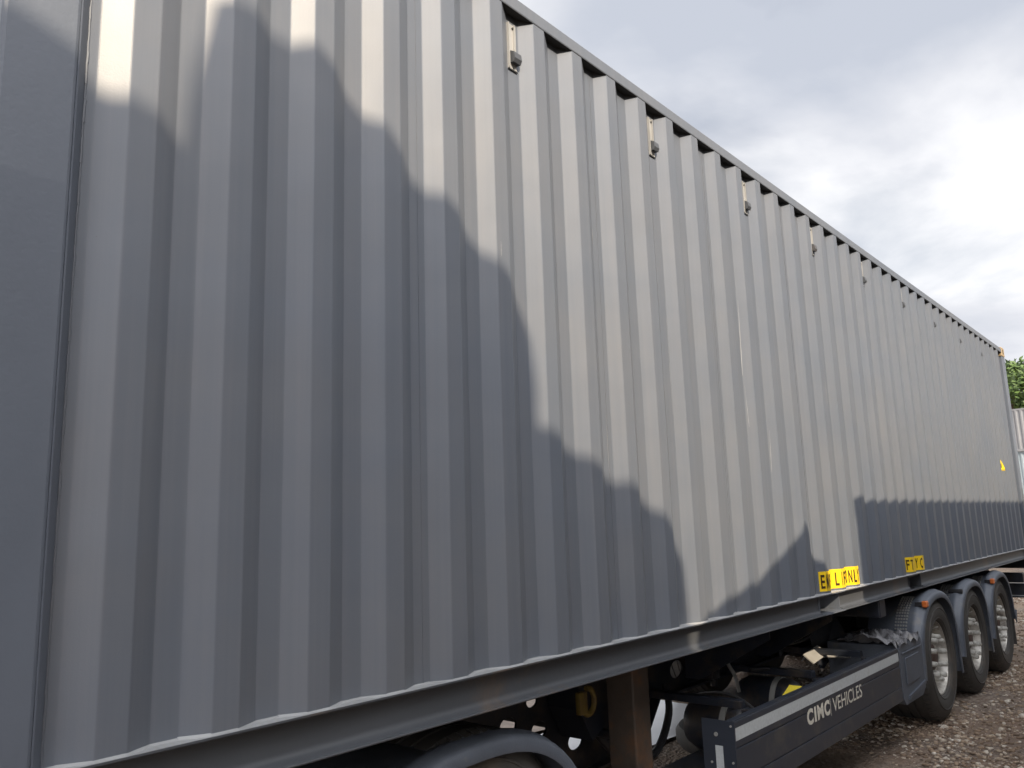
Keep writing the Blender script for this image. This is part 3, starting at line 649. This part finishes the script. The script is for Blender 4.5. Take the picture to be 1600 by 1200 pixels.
mb = MB(); mb.add([(2.722, SY-0.0015, -0.672), (2.728, SY-0.0015, -0.672), (2.728, SY-0.0015, -0.576), (2.722, SY-0.0015, -0.576)], [(0, 1, 2, 3)]); mb.build('lettering_bar', WHT, TR, fix=False)

# plastic storage box behind the guard with pressed panel
BX0, BX1 = 4.140, 4.720
mb = MB(); mb.prism([(BX0, -0.455), (BX1-0.02, -0.455), (BX1, -0.50), (BX1, -0.83), (BX1-0.10, -0.872), (BX0+0.05, -0.872), (BX0, -0.82)], 'y', -0.052, 0.46)
sb = mb.build('storage_box', PLAS, TR)
bv = sb.modifiers.new('b', 'BEVEL'); bv.width = 0.012; bv.segments = 3
mb = MB(); mb.box(BX0+0.10, BX1-0.13, -0.061, -0.0521, -0.74, -0.555, 0.004); mb.build('pressed_panel', PLAS, sb)
mb = MB(); mb.prism([(BX0+0.12, -0.845), (BX1-0.09, -0.815), (BX1-0.02, -0.80), (BX1-0.02, -0.775), (BX1-0.10, -0.785), (BX0+0.12, -0.818)], 'y', -0.064, -0.0521); mb.build('pressed_rib', PLAS, sb)
mb = MB(); mb.box(BX0+0.05, BX1-0.03, -0.060, -0.0521, -0.525, -0.512, 0.003); mb.build('lid_edge', PLAS, sb)
# crumpled sheet lying on the box: a thing of its own
cs = MB(); nn = 26; vs = []
for j in range(nn):
    for i in range(nn):
        u_, v_ = i/(nn-1), j/(nn-1); x = 4.05+0.64*u_+0.02*math.sin(9*v_); y = -0.065+0.42*v_+0.012*math.sin(14*u_)
        h = abs(noise.noise(Vector((x*9, y*9, 3))))*0.10+abs(noise.noise(Vector((x*23, y*21, 8))))*0.03
        vs.append((x, y, -0.449+h+ (-0.04*(1-v_*8) if v_ < 0.125 else 0)*(0.5+0.5*math.sin(11*u_))))
cs.add(vs, [(j*nn+i, j*nn+i+1, (j+1)*nn+i+1, (j+1)*nn+i) for j in range(nn-1) for i in range(nn-1)], False)
so_ = cs.build('crumpled_sheet', TARP, fix=False); so_.modifiers.new('s', 'SOLIDIFY').thickness = 0.003
tag(so_, 'crumpled grey plastic sheet lying on the storage box in front of the first wheel', 'plastic sheet')

# air tanks (lying across), straps, hoses, valves
for x, y0, z, r_ in ((2.98, 0.22, -0.685, 0.150), (2.36, 0.26, -0.72, 0.150)):
    mb = MB(); mb.lathe([(0.0, 0.0005), (0.004, r_*0.35), (0.014, r_*0.62), (0.035, r_*0.85), (0.07, r_*0.97), (0.10, r_), (0.34, r_), (0.40, r_*0.8), (0.42, 0.0005)], (x, y0, z), 40); tk = mb.build('air_tank', NAVY, TR)
    mb = MB(); mb.lathe([(0.12, r_+0.001), (0.12, r_+0.006), (0.155, r_+0.006), (0.155, r_+0.001)], (x, y0, z), 40); mb.build('tank_strap', GALV, tk)
    mb = MB(); mb.cyl((x, y0-0.022, z), (x, y0+0.002, z), 0.016, n=8); mb.build('drain_plug', OCH, tk)
def hose(pts, r_=0.011, m_=HOSE, name='hose'):
    P_ = [Vector(p) for p in pts]; out = []
    for i in range(len(P_)-1):
        a = P_[max(i-1, 0)]; b = P_[i]; c = P_[i+1]; d = P_[min(i+2, len(P_)-1)]
        for k in range(8):
            t = k/8; out.append(0.5*((2*b)+(c-a)*t+(2*a-5*b+4*c-d)*t*t+(3*b-a-3*c+d)*t**3))
    out.append(P_[-1]); mb = MB(); mb.tube(out, r_, 8); return mb.build(name, m_, TR)
hose([(2.05, .50, -.50), (2.20, .40, -.50), (2.32, .30, -.56), (2.38, .20, -.68), (2.39, .18, -.80)], .010)
hose([(2.75, .45, -.46), (2.95, .33, -.475), (3.10, .22, -.53), (3.18, .16, -.64)], .011)
hose([(2.62, .56, -.30), (2.66, .55, -.42), (2.72, .54, -.50), (2.74, .53, -.60)], .012, GALV, 'pipe')
hose([(1.25, .66, -.50), (1.50, .60, -.74), (1.78, .58, -.76), (1.98, .60, -.60), (2.06, .66, -.46)], .022)
hose([(3.3, .60, -.36), (3.5, .5, -.40), (3.8, .45, -.37), (4.1, .6, -.33)], .010)
hose([(2.9, .64, -.28), (3.4, .62, -.33), (3.9, .62, -.28), (4.4, .64, -.3)], .012)
for x, z in ((2.52, -.40), (3.55, -.36)):
    mb = MB(); mb.box(x-0.05, x+0.05, 0.56, 0.655, z-0.09, z+0.07, 0.01); mb.cyl((x, 0.52, z), (x, 0.56, z), 0.03, n=14); mb.cyl((x+0.03, 0.6, z-0.14), (x+0.03, 0.6, z-0.09), 0.022, n=12); mb.build('brake_valve', NAVY, TR)
mb = MB(); mb.box(2.655, 2.72, 0.53, 0.555, -0.395, -0.285, 0.004); mb.build('hanging_tag', OCH, TR)
# tool/pallet tray with spare tyre under it
mb = MB(); mb.box(1.85, 3.95, 0.10, 0.64, -0.905, -0.885); mb.box(1.85, 3.95, 0.10, 0.112, -0.8848, -0.84); mb.build('carrier_tray', NAVY, TR)
mb = MB(); c = (2.55, 0.62)
prof = [(-0.14, 0.28), (-0.15, 0.40), (-0.12, 0.48), (-0.06, 0.505), (0.06, 0.505), (0.12, 0.48), (0.15, 0.40), (0.14, 0.28)]
n = 48; cz = -0.985
vs = [(3.35+r_*math.cos(2*math.pi*k/n), 0.78+r_*math.sin(2*math.pi*k/n), cz-0.03+a*0.55) for a, r_ in prof for k in range(n)]
mb.add(vs, [(i*n+k, i*n+(k+1) % n, ((i+1) % 8)*n+(k+1) % n, ((i+1) % 8)*n+k) for i in range(8) for k in range(n)], True); mb.build('spare_tyre', RUB, TR)
# sunlit galvanised step bracket
mb = MB(); q = Matrix.Translation((3.72, 0.40, -0.495)) @ Matrix.Rotation(R(-6), 4, 'Y') @ Matrix.Rotation(R(40), 4, 'X')
mb.box(-0.13, 0.15, -0.045, 0.045, -0.004, 0.004, 0, q); mb.box(-0.10, 0.13, 0.03, 0.036, -0.06, 0.0, 0, q); mb.cyl((3.85, 0.39, -0.52), (4.16, 0.30, -0.56), 0.012, n=10); mb.build('step_bracket', GALV, TR)
# dark cover plate sloping towards the storage box
mb = MB(); mb.add([(4.00, .47, -.66), (4.60, .47, -.47), (4.60, .55, -.30), (4.00, .60, -.20)], [(0, 1, 2, 3)]); o = mb.build('cover_plate', NAVY, TR); o.modifiers.new('s', 'SOLIDIFY').thickness = 0.004
# old yellow towing hook by the leg
mb = MB(); pts = [(0.955+0.050*math.cos(t), 0.42, -0.335+0.058*math.sin(t)) for t in [R(a) for a in range(-200, 110, 15)]]
mb.tube(pts, 0.014, 8); mb.box(0.875, 0.935, 0.405, 0.435, -0.385, -0.285, 0.006); mb.build('hook', OCH, TR)
# rear frame, lamp board and under-run bar
mb = MB(); mb.box(9.90, 10.02, 0.05, TY-0.05, -0.42, -0.30, 0.008); mb.build('rear_cross_beam', NAVY, TR)
mb = MB(); mb.box(10.05, 10.15, 0.02, TY-0.02, -0.62, -0.44, 0.008); ub = mb.build('under_run_bar', ALU, TR)
mb = MB(); mb.box(10.0495, 10.0505, 0.05, 1.0, -0.598, -0.588); mb.build('bar_edge_strip', REFL, ub)
for y in (0.25, TY-0.55):
    mb = MB(); mb.box(10.151, 10.17, y, y+0.30, -0.58, -0.48, 0.004); mb.build('rear_lamp', REDL, ub)
mb = MB(); mb.prism([(8.95, -0.17), (9.1, -0.17), (9.95, -0.46), (9.95, -0.52), (9.6, -0.46)], 'y', 0.30, 0.34); mb.build('rear_strut', NAVY, TR)

# yellow wheel chock held behind the guard: its own thing
mb = MB(); mb.prism([(2.30, -0.545), (2.50, -0.474), (2.53, -0.500), (2.50, -0.545)], 'y', 0.02, 0.09)
ck = mb.build('wheel_chock', CHOCK); ck.modifiers.new('b', 'BEVEL').width = 0.006
tag(ck, 'yellow plastic wheel chock tucked behind the top edge of the side guard', 'wheel chock')
mb = MB(); mb.prism([(2.03, -0.905), (2.22, -0.905), (2.22, -0.862), (2.12, -0.846), (2.03, -0.862)], 'y', 0.0, 0.095)
ck2 = mb.build('wheel_chock', CHOCK); tag(ck2, 'lower yellow chock peeping out below the bottom edge of the side guard', 'wheel chock')

# ------------------------------------------------------------------ tractor unit (only its rear mudguard shows)
TK = thing('truck_tractor', (-1.8, 1.219, GZ), 'tractor unit coupled to the trailer, its rounded black rear mudguard under the container rail', 'truck')
for far in (False, True):
    ffo, _p = fender(-0.12, far, TK, y0=0.075, y1=0.62, rxf=0.66, rx=0.62, rz=0.50, zc=-0.74, z_front=-0.95, z_rear=-0.95)
    for x in (-0.12,):
        w0 = make_wheel(x, far, TK)
        w0.location.y += 0.13 if not far else -0.13
for k, (x0, x1) in enumerate(((-6.0, 0.75),)):
    for y in (0.80, TY-0.88):
        mb = MB(); mb.box(x0, x1, y, y+0.08, -0.62, -0.40, 0.006); mb.build('frame_rail', NAVY, TK)
mb = MB(); mb.cyl((-0.35, 1.219, -0.345), (-0.35, 1.219, -0.31), 0.48, n=40); mb.build('fifth_wheel', NAVY, TK)
mb = MB(); mb.cyl((-0.12, 0.5, WZ), (-0.12, TY-0.5, WZ), 0.09, n=20); mb.build('axle', NAVY, TK)
for far in (False, True):
    w0 = make_wheel(-3.9, far, TK)
mb = MB(); mb.prism([(-5.25, -0.85), (-5.3, 0.3), (-5.15, 1.55), (-4.6, 2.1), (-3.2, 2.35), (-2.95, 2.2), (-2.95, -0.2), (-3.3, -0.2), (-3.45, -0.1), (-4.35, -0.1), (-4.5, -0.85)], 'y', 0.0, 2.438); cb_ = mb.build('cab', CABP, TK); cb_.modifiers.new('b', 'BEVEL').width = 0.05
for y in (-0.006, 2.44):
    mb = MB(); mb.box(-4.95, -4.05, y, y+0.004, 0.55, 1.25); mb.build('side_window', GLASS, cb_)
    mb = MB(); mb.box(-5.05, -4.0, y+0.001, y+0.0035, -0.5, 0.45); d = mb.build('door', CABP, cb_)
mb = MB(); mb.add([(-5.305, 0.15, 0.45), (-5.305, 2.29, 0.45), (-5.175, 2.29, 1.42), (-5.175, 0.15, 1.42)], [(0, 1, 2, 3)]); mb.build('windscreen', GLASS, cb_)

# ------------------------------------------------------------------ what is seen beyond, under the trailer
mb = MB(); nn = 40; vs = []
for j in range(nn):
    for i in range(nn):
        x = 1.6+9.5*i/(nn-1); y = 2.62+5.5*j/(nn-1)
        if j == 0: y += 0.12*noise.noise(Vector((x*2, 0, 0)))
        vs.append((x, y, gheight(x, y)+0.022+0.008*noise.noise(Vector((x*4, y*4, 1)))))
mb.add(vs, [(j*nn+i, j*nn+i+1, (j+1)*nn+i+1, (j+1)*nn+i) for j in range(nn-1) for i in range(nn-1)], True); tag(mb.build('hardcore_path', CONC, fix=False), kind='structure')
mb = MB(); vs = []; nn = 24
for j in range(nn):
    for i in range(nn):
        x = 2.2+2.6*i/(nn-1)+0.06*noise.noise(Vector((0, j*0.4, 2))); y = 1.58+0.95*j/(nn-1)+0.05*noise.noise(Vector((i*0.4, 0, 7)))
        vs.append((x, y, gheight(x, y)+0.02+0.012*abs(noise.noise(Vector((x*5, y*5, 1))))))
mb.add(vs, [(j*nn+i, j*nn+i+1, (j+1)*nn+i+1, (j+1)*nn+i) for j in range(nn-1) for i in range(nn-1)], True); o = mb.build('white_ground_patch', SHEET, fix=False)  # plain white surface laid just above the gravel
tag(o, 'bright white patch lying on the gravel under the trailer, seen past the landing leg', 'plastic sheet')

# ------------------------------------------------------------------ stacked containers and trees in the distance
fwd = Vector((fw.x, fw.y, 0)).normalized()
def simple_box(name, cx, cy, zb, L_, W_, Hh, rot, m_, label, cat, group=None, pitch=0.28):
    root = thing(name, (cx, cy, zb), label, cat, group); root.rotation_euler.z = rot
    def sheet(nm, P):
        n = int(L_/(pitch/4)); pass
    prof = []; u_ = -L_/2+0.16; 
    while u_ < L_/2-0.3: prof += [(u_, 0.036), (u_+0.068, 0.0), (u_+0.14, 0.0), (u_+0.208, 0.036)]; u_ += pitch
    for s in (-1, 1):
        vs = [(a, s*(W_/2-b), z) for z in (0.15, Hh-0.1) for a, b in prof]; n = len(prof)
        me = bpy.data.meshes.new('side_panel'); me.from_pydata(vs, [], [(i, i+1, n+i+1, n+i) for i in range(n-1)]); me.materials.append(m_); o = bpy.data.objects.new('side_panel', me); C.objects.link(o); o.parent = root
    prof = []; u_ = -W_/2+0.14
    while u_ < W_/2-0.28: prof += [(u_, 0.04), (u_+0.05, 0.0), (u_+0.12, 0.0), (u_+0.17, 0.04)]; u_ += 0.22
    for s in (-1, 1):
        vs = [(s*(L_/2-b), a, z) for z in (0.15, Hh-0.1) for a, b in prof]; n = len(prof)
        me = bpy.data.meshes.new('end_wall'); me.from_pydata(vs, [], [(i, i+1, n+i+1, n+i) for i in range(n-1)]); me.materials.append(m_); o = bpy.data.objects.new('end_wall', me); C.objects.link(o); o.parent = root
    def raw(nm, bxs):
        mb = MB()
        for b in bxs: mb.box(*b)
        me = bpy.data.meshes.new(nm); me.from_pydata(mb.v, [], mb.f); me.materials.append(m_); o = bpy.data.objects.new(nm, me); C.objects.link(o); o.parent = root
    for sx in (-1, 1):
        for sy in (-1, 1):
            raw('corner_post', [(min(sx*L_/2, sx*(L_/2-.16)), max(sx*L_/2, sx*(L_/2-.16)), min(sy*W_/2, sy*(W_/2-.14)), max(sy*W_/2, sy*(W_/2-.14)), 0, Hh)])
    for sy in (-1, 1):
        for z0, z1 in ((0.0, 0.15), (Hh-0.1, Hh)):
            raw('rail', [(-L_/2+.161, L_/2-.161, min(sy*W_/2, sy*(W_/2-.08)), max(sy*W_/2, sy*(W_/2-.08)), z0, z1)])
    for sx in (-1, 1):
        for z0, z1 in ((0.0, 0.15), (Hh-0.1, Hh)):
            raw('end_rail', [(min(sx*(L_/2-.01), sx*(L_/2-.09)), max(sx*(L_/2-.01), sx*(L_/2-.09)), -W_/2+.141, W_/2-.141, z0, z1)])
    raw('roof', [(-L_/2+.05, L_/2-.05, -W_/2+.05, W_/2-.05, Hh-0.09, Hh-0.05)]); raw('floor', [(-L_/2+.1, L_/2-.1, -W_/2+.1, W_/2-.1, 0.08, 0.12)])
    return root
FX, FY = 56.0, 6.4
lab = [('pale grey container at the top of the distant stack beyond the trailer', STEELF), ('bluish grey container in the middle of the distant stack', FARBLUE), ('light grey container at the bottom of the distant stack', STEELF)]
for k in range(3):
    simple_box('stacked_container', FX+(0.1 if k == 1 else 0), FY, GZ+2.60*k, 12.19, 2.44, 2.59, R(83), lab[2-k][1], lab[2-k][0], 'shipping container', 'containers in the distant stack')

def tree(cx, cy, h, r_, label, seed, nleaf=9000, ls=0.22):
    rr = random.Random(seed)
    root = thing('broadleaf_tree', (cx, cy, GZ), label, 'tree', 'trees beyond the yard')
    mb = MB(); trunk = [(cx, cy, GZ), (cx+.1, cy, GZ+h*.2), (cx-.1, cy+.1, GZ+h*.45), (cx, cy, GZ+h*.8)]; mb.tube(trunk, [h*.03, h*.024, h*.016, h*.006], 10); mb.build('trunk', BARK, root)
    mb = MB(); clumps = []
    for k in range(13):
        a = rr.uniform(0, 6.28); z = GZ+h*rr.uniform(.38, .92); q = r_*rr.uniform(.35, .85)*(1-0.5*abs((z-GZ)/h-.6)); p = Vector((cx+q*math.cos(a), cy+q*math.sin(a), z)); clumps.append((p, r_*rr.uniform(.22, .42)))
        mb.tube([(cx, cy, GZ+h*.35+0.3*(z-GZ-h*.35)), ((cx+p.x)/2, (cy+p.y)/2, z-.4), p[:]], [h*.011, h*.007, h*.003], 6)
    mb.build('limb', BARK, root)
    vs = []; fs = []
    for k in range(nleaf):
        p, cr = rr.choice(clumps); d = Vector((rr.gauss(0, 1), rr.gauss(0, 1), rr.gauss(0, 1))).normalized()*cr*rr.uniform(.45, 1.08); d.z *= .8; c_ = p+d
        a = Vector((rr.gauss(0, 1), rr.gauss(0, 1), rr.gauss(0, 1))).normalized(); b = a.orthogonal().normalized(); s = ls*rr.uniform(.5, 1.2); o = len(vs)
        vs += [c_+a*s, c_+b*s*.5, c_-a*s, c_-b*s*.5]; fs.append((o, o+1, o+2, o+3))
    mb = MB(); mb.add(vs, fs); mb.build('crown', LEAF, root, fix=False); return root
tree(86, 12.4, 16.2, 6.4, 'leafy green tree rising above the distant container stack', 5, 16000, .30)
tree(92, -2, 15, 6.5, 'green tree to the right of the distant container stack', 8, 9000, .32)
tree(84, 27, 13, 6, 'green tree hidden behind the grey container', 11, 7000, .32)

# far ridge so that the ground does not end in a bare line
mb = MB(); pts = []
for k in range(120):
    a = 2*math.pi*k/120; pts.append((700*math.cos(a), 700*math.sin(a), 14+10*noise.noise(Vector((math.cos(a)*3, math.sin(a)*3, 0)))))
vs = [(x*0.8, y*0.8, GZ-1) for x, y, z in pts]+[(x, y, GZ+z) for x, y, z in pts]+[(x*1.3, y*1.3, GZ-1) for x, y, z in pts]; n = 120
mb.add(vs, [(j*n+i, j*n+(i+1) % n, (j+1)*n+(i+1) % n, (j+1)*n+i) for j in range(2) for i in range(n)], True); tag(mb.build('hills', mat('far_hillside', (0.07, 0.09, 0.05), 0.9, vscale=0.02), fix=False), kind='structure')

# ------------------------------------------------------------------ behind the camera: what throws the shadows
SL = math.tan(R(SUN_EL))/math.cos(R(SUN_AZ)); TA = math.tan(R(SUN_AZ))
# neighbouring container on its trailer across the lane
D1 = 2.60; dx = (3.74-TA*D1)-X0
b2 = copy_tree(box1); b2.location = Vector(box1.location)+Vector((dx, -D1-2.446, 0.61+SL*D1-(H+0.062)))
tag(b2, 'second grey corrugated container on a trailer across the lane, behind the photographer', 'shipping container', 'grey containers on trailers')
t2 = copy_tree(TR); t2.location = Vector(TR.location)+Vector((dx, -D1-2.446, 0)); tag(t2, 'second black container trailer parked across the lane', 'trailer', 'container trailers')

# unseen gable added as caster, its outline cut to the large shadow
D2 = 5.0
out = [(-2.7, 1.74), (-1.75, 1.71), (-1.60, 1.66), (-1.52, 1.60), (-1.33, 1.56), (-1.31, 1.74), (-1.25, 2.01), (-0.90, 2.00), (-0.80, 1.93), (-0.70, 1.86), (-0.62, 1.83), (-0.50, 1.71), (-0.32, 1.65), (-0.18, 1.55), (0.0, 1.44), (0.05, 1.34), (0.075, 1.15), (0.075, 0.93), (0.14, 0.885), (0.41, 0.79), (0.61, 0.70), (0.81, 0.65), (0.96, 0.57), (1.08, 0.50), (1.15, 0.41), (1.165, 0.2), (1.17, -0.2)]
WS = thing('shadow_gable', (-8, -5.2, GZ), 'unseen rendered gable added behind the photographer, its outline cut to throw the large shadow', 'shadow caster')
poly = [(x-TA*D2, z+SL*D2) for x, z in out]; poly = poly+[(poly[-1][0], GZ), (poly[0][0], GZ)]
mb = MB(); mb.prism(poly, 'y', -D2-0.12, -D2); gw = mb.build('gable_wall', BRICK, WS)
for x in (-5.6, -4.0):
    mb = MB(); mb.box(x, x+1.1, -D2-0.002+0.002, -D2+0.03, 1.2, 2.5); wf = mb.build('window', CABP, WS); mb = MB(); mb.box(x+0.06, x+1.04, -D2+0.0305, -D2+0.034, 1.26, 2.44); mb.build('pane', GLASS, wf)
x_r = poly[0][0]
mb = MB(); mb.prism([(x_r-0.01, GZ), (-4.4, GZ), (-4.4, 3.4), (x_r-0.01, 4.6)], 'y', -D2-2.2, -D2-0.125); mb.build('shadow_gable_hall', BRICK, WS)
# unseen container stacks added to block sky fill on the wall
cols = [mat('stack_maroon', (0.11, 0.03, 0.028), 0.5), mat('stack_blue', (0.03, 0.055, 0.11), 0.5), mat('stack_green', (0.03, 0.07, 0.05), 0.5), mat('stack_grey', (0.12, 0.12, 0.12), 0.5)]
names = ['maroon', 'dark blue', 'dark green', 'mid grey']; ordn = ['lowest', 'second from the ground', 'third from the ground', 'fourth from the ground', 'fifth from the ground']; q_ = 0
for ci, cx_ in enumerate((0.6, 13.1, 25.6, 38.1)):
    for k in range(3 if ci == 0 else 5):
        q_ += 1; c_ = (q_*3+ci) % 4
        simple_box('stacked_container', cx_, -13.6, GZ+2.6*k, 12.19, 2.44, 2.59, 0, cols[c_], '%s container added to block sky, %s in the %s unseen stack' % (names[c_], ordn[k], ('first', 'second', 'third', 'fourth')[ci]), 'shipping container', 'unseen containers added to block sky')
# unseen canopy added as caster, shaped to throw the small pointed shadow
D3 = 3.0
# unseen pallet stack added to keep sun off the side guard
PS = thing('blocker_pallets', (1.7, -3.2, GZ), 'tall pallet stack added behind the photographer to keep sun off the side guard', 'pallets')
WOOD = mat('pallet_wood', (0.33, 0.25, 0.16), 0.8, var=0.25, vscale=6)
z = GZ
while z < -0.24+SL*2.7-0.14:
    mb = MB(); jx = rnd.uniform(-.012, .012)
    for k in range(5): mb.box(1.24+jx, 2.06+jx, -3.7+k*0.22, -3.7+k*0.22+0.12, z+0.122, z+0.144)
    for k in range(3): mb.box(1.24+jx+k*0.36, 1.24+jx+k*0.36+0.10, -3.7, -2.7, z, z+0.1215)
    mb.build('pallet', WOOD, PS); z += 0.146
prof = [(1.30, -0.10), (1.34, 0.0), (1.48, 0.045), (1.66, 0.085), (1.82, 0.09), (1.98, 0.12), (2.12, 0.18), (2.26, 0.22), (2.49, 0.28), (2.63, 0.33), (2.685, 0.37), (2.725, 0.44)]
rig = [(3.06, -0.10), (3.06, 0.03), (3.055, 0.08), (3.04, 0.12), (3.04, 0.15), (3.02, 0.17), (2.97, 0.20), (2.90, 0.235), (2.84, 0.28), (2.80, 0.33), (2.785, 0.37), (2.755, 0.44)]
GB = thing('shadow_canopy', (2.4-TA*D3, -D3, GZ), 'narrow canvas shape added behind the photographer, cut to throw the small pointed shadow', 'canopy')
vs = []
zs = np.array([-4.3, -0.10, 0.0, 0.04, 0.08, 0.12, 0.17, 0.22, 0.27, 0.32, 0.36, 0.40, 0.44])
lz = [p[1] for p in prof]; lx = [p[0] for p in prof]; rz_ = [p[1] for p in rig]; rx_ = [p[0] for p in rig]
n = 24; lay = []
for z in zs:
    xl = float(np.interp(z, lz, lx)); xr = float(np.interp(z, rz_, rx_)); cxm = 2.74; 
    for k in range(n):
        t = 2*math.pi*k/n; ct, st = math.cos(t), math.sin(t)
        rx0 = (xr-cxm) if ct > 0 else (cxm-xl); ry0 = min(0.10, 0.4*(xr-xl)) if z > -0.2 else 0.10
        X_ = cxm+rx0*ct; vs.append((X_-TA*D3, -D3+ry0*st, z+SL*D3))
mb = MB(); mb.add(vs, [(i*n+k, i*n+(k+1) % n, (i+1)*n+(k+1) % n, (i+1)*n+k) for i in range(len(zs)-1) for k in range(n)], True); mb.build('canopy', CANV, GB)
for px_, py_ in ((1.5, .05), (1.5, -.05), (2.95, .05), (2.95, -.05)):
    mb = MB(); mb.cyl((px_-TA*D3, -D3+py_, GZ), (px_-TA*D3, -D3+py_, SL*D3), 0.03, n=12); mb.build('post', GALV, GB)
